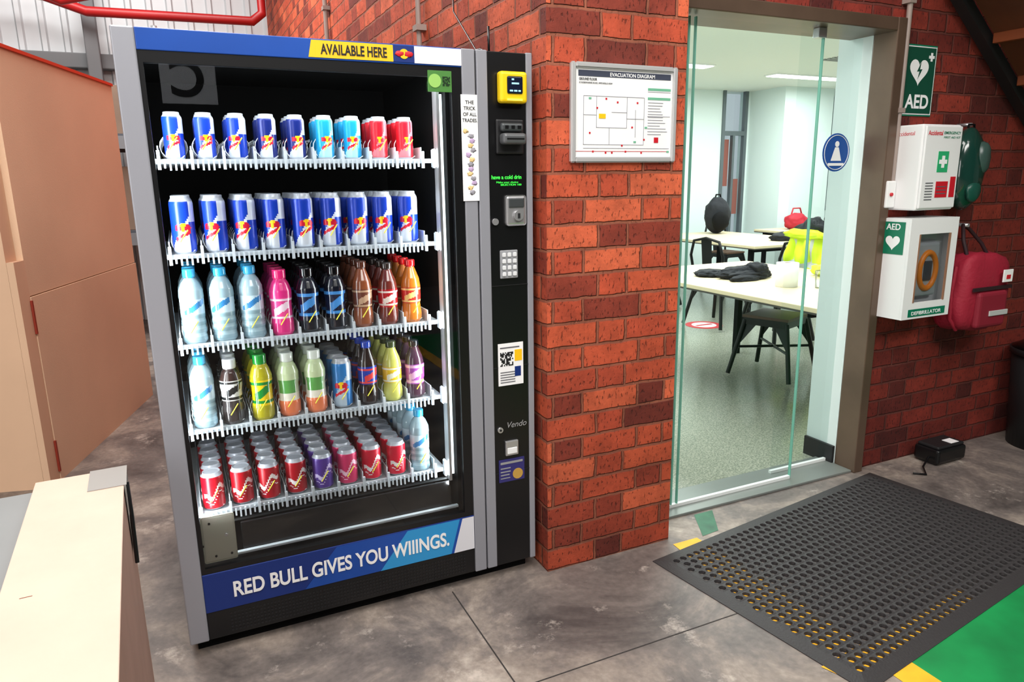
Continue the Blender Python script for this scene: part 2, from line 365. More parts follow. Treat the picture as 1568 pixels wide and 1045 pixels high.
# floor details
JM=mat('joint_filler',(50,46,44),.8)
box('floor_joint',.748,.7525,-2,2.15,0,.0010,JM)
box('floor_joint',.753,1.66,1.60,1.604,0,.0010,JM)
poly('floor_green_walkway',[(1.84,-2,.0012),(7,-2,.0012),(7,1.42,.0012),(1.84,1.28,.0012)],GRNF)
poly('floor_green_walkway',[(1.81,2.07,.0012),(1.90,2.08,.0012),(2.00,2.235,.0012),(1.90,2.235,.0012)],GRNF2)
poly('floor_yellow_line',[(1.74,-2,.0015),(1.84,-2,.0015),(1.86,1.30,.0015),(1.76,1.28,.0015)],YELF)
poly('floor_yellow_line',[(1.60,1.285,.0018),(2.35,1.37,.0018),(2.35,1.29,.0018),(1.63,1.205,.0018)],YELF)
poly('floor_yellow_line',[(1.62,1.30,.0016),(1.80,1.32,.0016),(1.78,2.07,.0016),(1.66,2.07,.0016)],YELF)

# ---------------------------------------------------------------- rubber mat
def rubber_mat():
    ang=math.radians(8)
    A=Vector((1.51,2.0,0)); ex=Vector((math.cos(ang),math.sin(ang),0)); ey=Vector((math.sin(ang),-math.cos(ang),0)) 
    W,H=1.46,.86; bd=.045; s=.036; t=.0105
    nx=int((W-2*bd)/s); ny=int((H-2*bd)/s); sx=(W-2*bd)/nx; sy=(H-2*bd)/ny
    bm=bmesh.new()
    def P(u,v,z): return A+ex*u+ey*v+Vector((0,0,z))
    def cell(x0,x1,y0,y1):
        cx,cy=(x0+x1)/2,(y0+y1)/2; hx,hy=(x1-x0)/2,(y1-y0)/2
        outer=[(hx,0),(hx,hy),(0,hy),(-hx,hy),(-hx,0),(-hx,-hy),(0,-hy),(hx,-hy)]
        o=[bm.verts.new(P(cx+a,cy+b,t)) for a,b in outer]; r=.0118
        i1=[bm.verts.new(P(cx+r*1.13*math.cos(k*math.pi/4),cy+r*1.13*math.sin(k*math.pi/4),t+.0018)) for k in range(8)]
        i2=[bm.verts.new(P(cx+r*math.cos(k*math.pi/4),cy+r*math.sin(k*math.pi/4),.002)) for k in range(8)]
        for k in range(8):
            j=(k+1)%8
            bm.faces.new((o[k],o[j],i1[j],i1[k])); bm.faces.new((i1[k],i1[j],i2[j],i2[k]))
    def quad(x0,x1,y0,y1):
        bm.faces.new([bm.verts.new(P(*p,t)) for p in ((x0,y0),(x1,y0),(x1,y1),(x0,y1))])
    for j in range(ny):
        y0=bd+j*sy; off=sx/2 if j%2 else 0
        n=nx-1 if j%2 else nx
        if off: quad(bd,bd+off,y0,y0+sy); quad(W-bd-off,W-bd,y0,y0+sy)
        for i in range(n): cell(bd+off+i*sx,bd+off+(i+1)*sx,y0,y0+sy)
    inn=[P(bd,bd,t),P(W-bd,bd,t),P(W-bd,H-bd,t),P(bd,H-bd,t)]
    out=[P(0,0,.003),P(W,0,.003),P(W,H,.003),P(0,H,.003)]
    vi=[bm.verts.new(p) for p in inn]; vo=[bm.verts.new(p) for p in out]
    for k in range(4): bm.faces.new((vo[k],vo[(k+1)%4],vi[(k+1)%4],vi[k]))
    vb=[bm.verts.new(Vector((p.x,p.y,0))) for p in out]
    for k in range(4): bm.faces.new((vb[k],vb[(k+1)%4],vo[(k+1)%4],vo[k]))
    bmesh.ops.recalc_face_normals(bm,faces=bm.faces[:])
    me=bpy.data.meshes.new('rubber_door_mat'); bm.to_mesh(me); bm.free(); uvs(me)
    addobj('rubber_door_mat',me,RUBBER,None)
rubber_mat()

# ---------------------------------------------------------------- vending machine
V=grp('vending_machine'); YF=2.156; X0,X1=-.102,1.0875; ZB,ZT=.05,1.83; YB=2.95
box('base_plinth',X0+.02,X1-.02,YF+.05,YB-.03,0,ZB,MBLACK,V)
box('side_left',X0,X0+.03,YF+.03,YB,ZB,ZT-.005,BLACK,V,.003)
box('cabinet_back',X0+.03,.86,YB-.04,YB,ZB,ZT-.005,MBLACK,V)
box('cabinet_top',X0+.03,.86,YF+.03,YB-.04,1.785,ZT-.005,MBLACK,V)
box('cabinet_bottom',X0+.03,.86,YF+.03,YB-.04,ZB,.285,BLACK,V)
box('inner_wall_right',.80,.86,YF+.035,YB-.04,.285,1.785,MBLACK,V)
box('inner_wall_left',X0+.03,-.06,YF+.06,YB-.04,.285,1.785,MBLACK,V)
box('control_cabinet',.86,X1,YF+.03,YB,ZB,ZT-.005,BLACK,V,.003)
yf=YF
DIM=mat('dim_steel',(80,84,86),.4,.5)
box('frame_left',X0,-.047,yf,yf+.032,ZB,ZT,GRAY,V,.004)
box('frame_mid_1',.845,.889,yf,yf+.03,ZB,ZT,GRAY,V,.003)
box('frame_mid_2',.894,.931,yf,yf+.03,ZB,ZT,GRAY,V,.003)
box('frame_right',1.066,X1,yf,yf+.03,ZB,ZT,GRAY,V,.003)
box('control_panel',.931,1.066,yf+.004,yf+.03,ZB,ZT-.002,BLACK,V,.002)
box('seam_strip',.889,.894,yf+.012,yf+.03,ZB,ZT,mat('seam_black',(8,8,8),.5),V)  # black seam between the two mid frames
box('banner_top',-.047,.845,yf+.003,yf+.03,1.775,ZT,BLUE,V,.002)
box('banner_top_yellow',.405,.63,yf+.001,yf+.003,1.780,ZT-.004,YEL,V)
poly('banner_slant',[(.385,yf+.0015,1.78),(.405,yf+.0015,1.78),(.405,yf+.0015,1.826),(.395,yf+.0015,1.826)],YEL,V)
box('banner_top_logo',.63,.695,yf+.001,yf+.003,1.780,ZT-.004,NAVY,V)
BW=mat('banner_white',(222,222,228),.4)
box('banner_top_white',.695,.845,yf+.001,yf+.003,1.779,ZT-.003,BW,V)
text('banner_top_text','AVAILABLE HERE',.42,.612,1.790,yf,TEXTB,V,h=.028,bold=.0024)
cyl('logo_sun',(.663,yf+.001,1.803),(.663,yf-.0005,1.803),.014,YEL,V,24)
blob('logo_bull_l',(.650,yf,1.803),(.014,.0012,.008),RED,V,.3,3,3,1)
blob('logo_bull_r',(.677,yf,1.803),(.014,.0012,.008),RED,V,.3,3,3,2)
box('banner_bottom',-.047,.845,yf+.003,yf+.03,.143,.272,NAVY,V,.002)
poly('banner_bottom_mid',[(.25,yf+.002,.145),(.78,yf+.002,.145),(.80,yf+.002,.27),(.36,yf+.002,.27)],BLUE,V)
poly('banner_bottom_light',[(.50,yf+.0015,.145),(.755,yf+.0015,.145),(.79,yf+.0015,.27),(.60,yf+.0015,.27)],BLUE2,V)
poly('banner_bottom_white',[(.765,yf+.001,.145),(.843,yf+.001,.145),(.843,yf+.001,.27),(.80,yf+.001,.27)],BW,V)
text('banner_bottom_text','RED BULL GIVES YOU WIIINGS.',.035,.745,.182,yf,WHITER,V,h=.052,bold=.0024)
box('kick_panel',-.047,.845,yf+.006,yf+.03,ZB,.143,BLACK,V,.002)
boxes('kick_louvres',[(.02+i*.011,.026+i*.011,yf+.004,yf+.008,.062+j*.012,.067+j*.012) for i in range(72) for j in range(6)],DARK,V)
box('door_border_top',-.047,.845,yf+.006,yf+.03,1.745,1.775,BLACK,V)
box('door_border_bottom',-.047,.845,yf+.006,yf+.03,.272,.29,BLACK,V)
box('door_border_left',-.047,-.035,yf+.006,yf+.03,.29,1.745,BLACK,V)
box('door_border_right',.812,.845,yf+.006,yf+.03,.29,1.745,BLACK,V)
poly('glass_pane',[(-.035,yf+.012,.29),(.812,yf+.012,.29),(.812,yf+.012,1.745),(-.035,yf+.012,1.745)],GLASS,V)
LEDM=mat('led_strip',(235,250,255),.4,emit=3)
box('led_right',.785,.797,yf+.06,yf+.075,.42,1.70,LEDM,V)
box('led_left',-.056,-.050,yf+.05,yf+.06,.42,1.70,LEDM,V)
box('led_cover',.776,.785,yf+.05,yf+.09,.40,1.72,SILV,V)
box('drop_flap',.08,.78,yf+.05,yf+.06,.295,.40,BLACK,V,.003)
box('drop_rail',.06,.80,yf+.035,yf+.05,.300,.309,SHELFW,V,.002)
box('drop_rail_upper',.02,.78,yf+.08,yf+.09,.395,.401,DIM,V)
box('tray_white_plate',-.034,.062,yf+.02,yf+.026,.30,.452,mat('plate_offwhite',(206,208,194),.5),V,.006)
cyl('plate_lock',(.035,yf+.020,.385),(.035,yf+.015,.385),.005,SILV,V)
for x,z in ((.0,.32),(.045,.32),(-.01,.43),(-.034,.36)): cyl('plate_screw',(x,yf+.020,z),(x,yf+.017,z),.0035,DARK,V,12)
box('sticker_green',.735,.812,yf+.003,yf+.006,1.70,1.762,mat('sticker_green',(70,128,54),.5),V,.001)
cyl('sticker_round',(.757,yf+.003,1.732),(.757,yf+.0015,1.732),.020,mat('sticker_lime',(150,200,100),.5),V,28)
boxes('sticker_code',[(.782+i*.0035,.785+i*.0035,yf+.0015,yf+.003,1.718+j*.0035,1.7208+j*.0035) for i in range(7) for j in range(8) if random.random()<.6],mat('code_dark',(20,50,20),.5),V)
box('sticker_tall',.838,.893,yf-.003,yf,1.37,1.695,WHITER,V)
for k,wd in enumerate(('THE','TRICK','OF ALL','TRADES.')):
    wv=.012+.0055*len(wd); text('sticker_text_%d'%k,wd,.866-wv/2,.866+wv/2,1.667-k*.018,yf-.0035,TEXTB,V,h=.011,bold=.001)
for k in range(14):
    blob('sticker_doodle_%d'%k,(.864+random.uniform(-.015,.015),yf-.003,1.585-k*.0145),(.009,.0008,.007),mat(('doodle_yellow','doodle_grey','doodle_violet')[k%3],((232,200,140),(150,148,156),(186,160,196))[k%3],.6),V,.6,2.5,3,k)
box('card_reader',.962,1.058,yf-.028,yf+.005,1.672,1.768,mat('reader_yellow',(244,206,20),.4),V,.010,3)
SCR=mat('screen_dark',(18,26,48),.2)
box('card_reader_screen',.985,1.038,yf-.031,yf-.027,1.700,1.752,SCR,V,.004)
boxes('card_reader_glyphs',[(.993,1.004,yf-.032,yf-.031,1.706,1.711),(1.008,1.019,yf-.032,yf-.031,1.706,1.711),(1.023,1.031,yf-.032,yf-.031,1.706,1.711),(1.0,1.025,yf-.032,yf-.031,1.728,1.733),(1.0,1.008,yf-.032,yf-.031,1.740,1.745)],mat('glyph_cyan',(150,210,230),.5,emit=.6),V)
box('card_reader_led',.985,1.038,yf-.030,yf-.028,1.679,1.685,mat('led_yellow',(255,235,80),.4,emit=1),V)
box('note_reader_back',.955,1.055,yf-.004,yf+.005,1.515,1.625,DARK,V,.006)
NR=mat('note_reader_grey',(96,98,100),.35,.3)
box('note_reader_mouth',.964,1.046,yf-.045,yf-.004,1.545,1.580,NR,V,.01,3)
box('note_reader_slot',.975,1.035,yf-.047,yf-.044,1.560,1.564,MBLACK,V)
box('note_reader_upper',.966,1.044,yf-.024,yf-.004,1.585,1.612,DIM,V,.008,3)
boxes('note_reader_icons',[(.978+i*.022,.990+i*.022,yf-.0255,yf-.024,1.594,1.604) for i in range(3)],BLACK,V)
text('display_text','have a cold drin',.938,1.045,1.437,yf+.002,LCD,V,h=.013,bold=.001)
text('display_text_small','Make your choice\n     SELECTION 100',.955,1.045,1.424,yf+.002,LCD,V,h=.006)
box('coin_panel',.985,1.060,yf-.006,yf+.005,1.285,1.385,SILV,V,.010,3)
cyl('coin_button',(1.028,yf-.006,1.318),(1.028,yf-.014,1.318),.017,SILV,V,28)
box('coin_slot',1.024,1.032,yf-.016,yf-.013,1.31,1.326,DARK,V)
box('coin_recess',.995,1.05,yf-.008,yf-.0055,1.345,1.375,DIM,V,.003)
cyl('lock',(.948,yf+.004,1.300),(.948,yf-.004,1.300),.011,SILV,V,24)
box('keypad',.963,1.028,yf-.002,yf+.005,1.110,1.205,mat('keypad_grey',(150,152,156),.5),V,.003)
KEY=mat('key_white',(224,226,228),.5)
boxes('keypad_keys',[(.969+i*.0195,.983+i*.0195,yf-.007,yf-.002,1.118+j*.0215,1.133+j*.0215) for i in range(3) for j in range(4)],KEY,V,.002)
for z in (1.085,.80,.41): box('panel_seam',.931,1.066,yf+.002,yf+.0045,z,z+.0025,DARK,V)
box('qr_sticker',.950,1.045,yf+.001,yf+.004,.735,.885,WHITER,V)
boxes('qr_cells',[(.957+i*.0045,.9613+i*.0045,yf,yf+.001,.805+j*.0045,.8093+j*.0045) for i in range(11) for j in range(11) if random.random()<.55],TEXTB,V)
PG=mat('print_grey',(90,90,96),.6)
boxes('qr_text',[(.957,.957+random.uniform(.05,.08),yf,yf+.001,.745+i*.009,.748+i*.009) for i in range(5)]+[(.957,1.03,yf,yf+.001,.868,.872)],PG,V)
box('qr_yellow',1.012,1.04,yf,yf+.001,.82,.86,YEL,V)
box('qr_navy',1.012,1.035,yf-.0003,yf+.001,.765,.80,NAVY,V)
PL=mat('print_lightgrey',(150,150,150),.5)
text('maker_text','Vendo',.975,1.05,.578,yf+.002,PL,V,h=.022,shear=.3)
cyl('lock_low',(.952,yf+.004,.575),(.952,yf-.004,.575),.010,SILV,V,24)
cyl('lock_pin',(.952,yf-.004,.575),(.952,yf-.006,.575),.004,DARK,V,16)
box('coin_return',.970,1.020,yf-.006,yf+.005,.475,.530,SILV,V,.003)
box('coin_return_mouth',.976,1.014,yf-.008,yf-.005,.482,.505,WHITE,V,.002)
box('round_sticker_base',.945,1.045,yf+.001,yf+.004,.375,.46,mat('sticker_indigo',(50,46,110),.5),V)
cyl('round_sticker_seal',(1.018,yf+.001,.40),(1.018,yf-.0005,.40),.020,mat('seal_gold',(190,150,70),.5),V,28)
boxes('round_sticker_text',[(.951,1.038,yf,yf+.001,.443,.451),(.951,.99,yf,yf+.001,.425,.429),(.951,.99,yf,yf+.001,.412,.416),(.951,.985,yf,yf+.001,.400,.404),(.951,.988,yf,yf+.001,.388,.391)],PL,V)
cyl('antenna_base',(1.0,2.3,1.825),(1.0,2.3,1.845),.014,BLACK,V); cyl('antenna',(1.0,2.3,1.84),(1.0,2.3,1.93),.004,BLACK,V)
cyl('roof_plug',(-.0,2.3,1.825),(-.0,2.3,1.86),.008,SILV,V)
tube('roof_cable',[[(1.0+.02*math.sin(t*.5),2.34+t*.02,1.83+.05*math.sin(t*.35)) for t in range(0,10)],[(1.11,2.9,2.25),(1.07,2.8,2.08),(1.05,2.6,1.95),(1.03,2.45,1.86),(1.02,2.35,1.83)]],.003,BLACK,V)
SZ=[1.505,1.24,.975,.71,.44]
tr=[];tee=[]
CX=[.015+.0845*i for i in range(9)]
for z in SZ:
    tr.append((-.045,.775,2.246,2.88,z-.012,z-.006))
    tr.append((-.045,.775,2.240,2.246,z-.014,z-.001))
    for i in range(10):
        x=-.027+.0845*i
        tee.append((x-.0015,x+.0015,2.25,2.85,z-.005,z+.035))
        tee.append((x-.004,x+.004,2.230,2.239,z-.03,z+.022))
    for i in range(9):
        for d in (-.028,-.014,.0,.014,.028):
            tee.append((CX[i]+d-.0025,CX[i]+d+.0025,2.231,2.2395,z-.026-.006*(abs(d)<.02),z-.004))
boxes('trays',tr,SHELFW,V); boxes('tray_fingers',tee,SHELFW,V)
boxes('tray_brackets',[(-.055,-.0455,2.225,2.30,z-.03,z+.05) for z in SZ]+[(.7655,.7755,2.225,2.25,z-.03,z+.03) for z in SZ],SHELFW,V,.003)
sp=[]
for z in SZ:
    for x in CX:
        sp.append([(x+.036*math.sin(t*2*math.pi/16),2.236+.062*t/16,z+.034+.036*math.cos(t*2*math.pi/16)) for t in range(6,16*7)])
tube('product_spirals',sp,.0013,mat('spiral_white',(225,228,230),.35),V,res=1)

# products
CANM=vcol_mat('can_print',.3,.15); BOTM=vcol_mat('bottle_plastic',.16,0,.5)
def canprof(r,h):
    return densify([(r*.72,0),(r*.8,.002),(r*.98,h*.06),(r,h*.09),(r,h*.86),(r*.96,h*.90),(r*.80,h*.955),(r*.80,h*.99),(r*.76,h),(r*.72,h*.975),(r*.3,h*.975)])
def energy(base,alt,h,gloss=0):
    def f(th,z,r):
        q=z/h
        if q<.05 or q>.90: return (176,180,188)
        t=th+.12
        if (t/.30)**2+((q-.47)/.075)**2<1 and not (abs(t)>.12 and abs(q-.45)<.035): return (252,206,24)
        if abs((q-.46)/.055)**2+((abs(t)-.40)/.32)**2<1: return (206,24,52)
        if .30<q-.10*t<.36 and abs(t)<.62: return (222,28,50)
        blue=(q>.47+.30*t and t<.62) or (t>.50 and q<.56)
        return base if blue else alt
    return f
def redcan(base,h,ink=(240,240,240)):
    def f(th,z,r):
        q=z/h
        if q<.05 or q>.90: return (176,180,188)
        w=.5+.10*math.sin(th*4.5)+.18*th
        if abs(q-w)<.055 and abs(th)<1.15 : return ink
        if abs(q-(w-.16))<.014 and abs(th)<1.0: return ink
        return base
    return f
def bands(bs,label=None):
    def f(th,z,r):
        for zt,c in bs:
            if z<=zt: break
        if label:
            z0,z1,c1,c2=label
            if z0<z<z1:
                m=(z-z0)/(z1-z0)
                if abs(m-.5-.25*th)<.17 and abs(th)<.8: return c2
                if abs(m-.12)<.05 or abs(m-.88)<.05: return c2
                return c1
        return c
    return f
def water(h,r):
    p=[(r*.85,0),(r,h*.04)]
    for i in range(6): p+=[(r*(.93 if i%2 else 1),h*(.08+.05*i))]
    p+=[(r*.97,h*.36),(r*.97,h*.60),(r,h*.63),(r*.96,h*.72),(r*.70,h*.82),(r*.40,h*.88),(r*.40,h*.885),(r*.50,h*.89),(r*.50,h*.985),(r*.42,h)]
    return densify(p)
def sport(h,r):
    return densify([(r*.85,0),(r,h*.05),(r,h*.2),(r*.93,h*.28),(r*.93,h*.5),(r,h*.58),(r,h*.68),(r*.75,h*.8),(r*.55,h*.85),(r*.55,h*.855),(r*.6,h*.86),(r*.6,h*.99),(r*.5,h)])
def cola(h,r):
    return densify([(r*.8,0),(r*.98,h*.05),(r,h*.14),(r*.88,h*.30),(r*.95,h*.36),(r*.97,h*.58),(r*.85,h*.70),(r*.5,h*.85),(r*.42,h*.885),(r*.42,h*.89),(r*.5,h*.895),(r*.5,h*.985),(r*.42,h)])
meshes={}
def M(key,prof,cf,m):
    me=lathe(key,prof,cf); me.materials.append(m); meshes[key]=me; return key
BLU=(18,58,176); ALT=(214,220,230)
for nm,b,a,h,r in (('slim_blue',BLU,ALT,.132,.0265),('slim_navy',(16,34,112),ALT,.132,.0265),('slim_cyan',(24,150,204),(170,222,236),.132,.0265),('slim_red',(206,22,40),(226,120,130),.132,.0265),
                   ('tall_blue',BLU,ALT,.168,.032)):
    M(nm,canprof(r,h),energy(b,a,h),CANM)
for nm,b,i in (('can_red',(176,10,30),(244,236,236)),('can_crimson',(206,20,52),(240,240,240)),('can_purple',(84,54,140),(200,186,226)),('can_pink',(206,50,100),(246,200,220)),('can_darkred',(140,10,24),(220,210,210))):
    M(nm,canprof(.033,.122),redcan(b,.122,i),CANM)
M('can_blue_tall',canprof(.032,.168),energy((40,120,190),(190,206,220),.168),CANM)
def waterf(th,z,r):
    if z>.195: return (60,170,220)
    if .088<z<.132:
        if abs((z-.11)-.02*th)<.009 and abs(th)<.9: return (60,130,190)
        return (200,222,232)
    if int(z/.011)%2 and z<.085: return (134,162,172)
    return (156,182,192)
M('water',water(.222,.035),waterf,BOTM)
M('pink_sport',sport(.205,.034),bands([(.174,(226,50,130)),(1,(236,40,120))],(.05,.12,(236,70,145),(250,220,235))),BOTM)
M('dark_blue_label',sport(.205,.034),bands([(.174,(20,22,34)),(1,(10,10,14))],(.05,.13,(14,26,60),(70,140,210))),BOTM)
M('brown_tea',cola(.215,.034),bands([(.19,(140,76,46)),(1,(90,46,32))],(.065,.125,(110,62,48),(196,160,130))),BOTM)
M('red_label',cola(.205,.034),bands([(.182,(110,44,36)),(1,(50,40,36))],(.06,.118,(180,26,36),(236,220,210))),BOTM)
M('amber',cola(.21,.034),bands([(.186,(196,110,34)),(1,(214,28,30))],(.065,.12,(196,50,40),(240,200,120))),BOTM)
M('dark_white',sport(.205,.033),bands([(.08,(50,44,44)),(.174,(54,36,32)),(1,(216,218,220))],(.075,.14,(216,216,212),(30,30,30))),BOTM)
M('green_tea',sport(.21,.034),bands([(.178,(176,166,30)),(1,(20,140,46))],(.05,.13,(236,200,20),(20,130,50))),BOTM)
def peach(th,z,r):
    if z>.175: return (210,216,206)
    if z>.12: return (190,204,160)
    if .075<z<.12: return (90,156,76) if abs(th)<.9 else (200,206,180)
    if z>.05: return (226,220,206)
    return (232,124,80)
M('peach_drink',sport(.205,.034),peach,BOTM)
M('dark_cola',cola(.215,.033),bands([(.191,(36,20,18)),(1,(20,60,170))],(.07,.13,(14,54,160),(220,60,60))),BOTM)
M('lemon',cola(.205,.034),bands([(.182,(200,200,100)),(1,(60,70,36))],(.065,.12,(240,200,40),(250,250,220))),BOTM)
M('purple_label',cola(.2,.034),bands([(.178,(70,42,60)),(1,(24,24,34))],(.05,.12,(160,76,170),(236,180,220))),BOTM)
rows=[(['slim_blue']*3+['slim_navy']*2+['slim_cyan']*2+['slim_red']*2,3,.060),
 (['tall_blue']*9,4,.072),
 (['water']*3+['pink_sport','dark_blue_label','dark_blue_label','brown_tea','red_label','amber'],4,.075),
 (['water','dark_white','green_tea','peach_drink','peach_drink','can_blue_tall','dark_cola','lemon','purple_label'],4,.075),
 (['can_red']*4+['can_purple','can_pink','can_crimson','can_crimson','water'],5,.072)]
DC=grp('drink_cans'); DB=grp('drink_bottles')
for ri,(ks,nd,dy) in enumerate(rows):
    for ci,k in enumerate(ks):
        for d in range(nd):
            kk=k
            if k=='can_crimson' and d>1: kk='can_darkred'
            if k=='can_red' and d%2: kk='can_darkred'
            iscan=k.startswith(('slim','tall','can'))
            o=bpy.data.objects.new(('can_part' if iscan else 'bottle_part'),meshes[kk]); col.objects.link(o)
            o.location=(CX[ci]+random.uniform(-.003,.003),2.283+d*dy+random.uniform(-.003,.003),SZ[ri]-.004)
            o.rotation_euler=(0,0,random.uniform(-.4,.3)); o.parent=DC if iscan else DB
tg=[]
for ri in range(5):
    for ci in range(9):
        x=CX[ci]; z=SZ[ri]+(.050 if ri else .040)
        tg.append([(x-.012,2.233,z-.016),(x-.001,2.231,z+.001),(x+.011,2.233,z+.018)])
tube('coil_pushers',tg,.0018,mat('pusher_yellow',(226,214,60),.5),V,res=1)

# ---------------------------------------------------------------- evacuation diagram
E=grp('evacuation_diagram_frame'); x0,x1,z0,z1=1.200,1.624,1.487,1.804; y=PY
boxes('frame',[(x0+.018,x1-.018,y-.018,y,z0,z0+.018),(x0+.018,x1-.018,y-.018,y,z1-.018,z1),(x0,x0+.018,y-.018,y,z0,z1),(x1-.018,x1,y-.018,y,z0,z1)],mat('frame_aluminium',(206,206,206),.35,.4),E,.004)
box('sheet',x0+.015,x1-.015,y-.008,y-.002,z0+.015,z1-.015,WHITER,E)
yy=y-.009
box('header',x0+.03,x1-.025,yy,yy+.001,z1-.043,z1-.024,mat('header_slate',(60,66,84),.6),E)
text('header_text','EVACUATION DIAGRAM',x0+.15,x0+.33,z1-.040,yy-.0006,WHITER,E,h=.012,bold=.0016)
text('sub_text','GROUND FLOOR',x0+.032,x0+.10,z1-.055,yy-.0006,TEXTB,E,h=.008,bold=.001)
text('sub_text_2','35 ROSEWARNE ROAD, SMITHFIELD NSW',x0+.032,x0+.16,z1-.065,yy-.0006,TEXTB,E,h=.005)
LN=mat('plan_line',(150,150,158),.7)
ln=[(1.25,1.49,1.545,1.5465),(1.25,1.49,1.7,1.7015),(1.25,1.2515,1.545,1.70),(1.49,1.4915,1.545,1.70),(1.30,1.3015,1.60,1.70),(1.30,1.42,1.60,1.6015),(1.35,1.3515,1.545,1.60),(1.42,1.4215,1.60,1.70),(1.455,1.4565,1.57,1.66),(1.25,1.30,1.64,1.6415),(1.25,1.60,1.533,1.5345),(1.36,1.42,1.65,1.6515),(1.42,1.49,1.63,1.6315),(1.505,1.60,1.72,1.7215),(1.505,1.60,1.64,1.6415)]
boxes('plan_lines',[(a,b,yy,yy+.001,c,d) for a,b,c,d in ln],LN,E)
boxes('plan_red',[(a,a+.006,yy-.0003,yy+.001,c,c+.006) for a,c in ((1.272,1.58),(1.30,1.66),(1.335,1.69),(1.40,1.54),(1.46,1.68),(1.44,1.60),(1.38,1.68),(1.49,1.56),(1.285,1.52),(1.335,1.516),(1.36,1.516),(1.415,1.52),(1.48,1.516))]+[(1.535,1.553,yy-.0003,yy+.001,1.553,1.571),(1.22,1.60,yy,yy+.001,1.523,1.5245)],RED,E)
boxes('plan_green',[(a,a+.01,yy-.0003,yy+.001,c,c+.006) for a,c in ((1.45,1.552),(1.495,1.60),(1.27,1.69),(1.59,1.52))]+[(1.505,1.60,yy,yy+.001,1.695,1.703),(1.505,1.60,yy,yy+.001,1.725,1.733)],mat('plan_green',(110,180,146),.6),E)
boxes('plan_notes',[(1.507,1.507+random.uniform(.05,.085),yy,yy+.001,1.58+i*.0095,1.582+i*.0095) for i in range(12)],LN,E)
box('plan_here',1.31,1.336,yy-.0004,yy+.001,1.63,1.645,YEL,E)

# ---------------------------------------------------------------- right wall things
def cross(name,cx,cz,y,s,t,m,parent): boxes(name,[(cx-s,cx+s,y-.001,y,cz-t,cz+t),(cx-t,cx+t,y-.0012,y,cz-s,cz+s)],m,parent)
def heart(name,cx,cz,y,s,m,parent):
    pts=[]
    for i in range(40):
        t=2*math.pi*i/40; pts.append((cx+s*math.sin(t)**3,y,cz+s*(13*math.cos(t)-5*math.cos(2*t)-2*math.cos(3*t)-math.cos(4*t))/16))
    poly(name,pts,m,parent)
S=grp('aed_wall_sign'); y=YW; SGD=mat('sign_green_dark',(8,74,56),.5)
box('plate',2.985,3.195,y-.006,y,1.69,1.995,GREEN,S,.004)
box('border',2.992,3.188,y-.0065,y-.006,1.697,1.988,WHITE,S,.001)
box('field',2.997,3.183,y-.008,y-.006,1.702,1.983,SGD,S)
heart('heart',3.08,1.885,y-.0085,.062,WHITER,S)
poly('bolt',[(3.09,y-.0095,1.925),(3.065,y-.0095,1.88),(3.082,y-.0095,1.882),(3.072,y-.0095,1.845),(3.10,y-.0095,1.892),(3.084,y-.0095,1.89)],SGD,S)
cross('cross',3.155,1.945,y-.0085,.018,.006,WHITER,S)
text('letters','AED',3.01,3.165,1.725,y-.009,WHITER,S,h=.06,bold=.0024)
Fb=grp('first_aid_box')
box('case',2.965,3.22,2.126,YW,1.275,1.645,WHITE,Fb,.008,3)
box('door',2.972,3.214,2.115,2.126,1.283,1.638,WHITE,Fb,.005,3)
text('title','Accidental',2.985,3.08,1.598,2.1145,RED,Fb,h=.020,bold=.0016); text('title_2','EMERGENCY',3.088,3.20,1.603,2.1145,GREEN,Fb,h=.012,bold=.0016)
text('title_3','FIRST AID KIT',3.088,3.20,1.585,2.1145,GREEN,Fb,h=.009,bold=.001)
box('cross_back',3.065,3.135,2.1135,2.115,1.44,1.53,mat('fa_green',(40,170,110),.5),Fb); cross('cross',3.10,1.485,2.1133,.026,.009,WHITER,Fb)
box('label_red',3.07,3.15,2.1135,2.115,1.33,1.40,RED,Fb); boxes('label_lines',[(3.0,3.05,2.1135,2.115,1.32+i*.012,1.324+i*.012) for i in range(7)]+[(3.075,3.14,2.113,2.1135,1.345+i*.015,1.349+i*.015) for i in range(3)],PG,Fb)
box('label_small',3.165,3.2,2.1135,2.115,1.33,1.42,RED,Fb)
text('side_title','Accidental',0,.09,0,0,RED,Fb,h=.018,rot=(math.pi/2,0,-math.pi/2)).location=(2.9645,2.255,1.60)
Wb=grp('wall_switch_box'); box('body',2.905,2.962,2.225,YW,1.285,1.405,WHITE,Wb,.006,3); cyl('knob',(2.93,2.225,1.345),(2.93,2.218,1.345),.008,RED,Wb,20)
A=grp('aed_cabinet'); a0,a1,c0,c1=2.93,3.255,.785,1.24; yb=2.12
boxes('case',[(a0,a0+.012,yb,YW-.01,c0,c1),(a1-.012,a1,yb,YW-.01,c0,c1),(a0+.012,a1-.012,yb,YW-.01,c0,c0+.012),(a0+.012,a1-.012,yb,YW-.01,c1-.012,c1),(a0,a1,YW-.01,YW,c0,c1)],WHITE,A)
boxes('door_panel',[(a0,a0+.065,yb-.012,yb-.0005,c0,c1),(a1-.05,a1,yb-.012,yb-.0005,c0,c1),(a0+.065,a1-.05,yb-.012,yb-.0005,c0,c0+.075),(a0+.065,a1-.05,yb-.012,yb-.0005,c1-.07,c1)],WHITE,A)
poly('window',[(a0+.06,yb-.006,c0+.07),(a1-.05,yb-.006,c0+.07),(a1-.05,yb-.006,c1-.07),(a0+.06,yb-.006,c1-.07)],CLEAR,A)
boxes('window_trim',[(a0+.062,a0+.070,yb-.014,yb-.007,c0+.075,c1-.07),(a1-.055,a1-.047,yb-.014,yb-.007,c0+.075,c1-.07)],mat('trim_bronze',(150,110,86),.5),A)
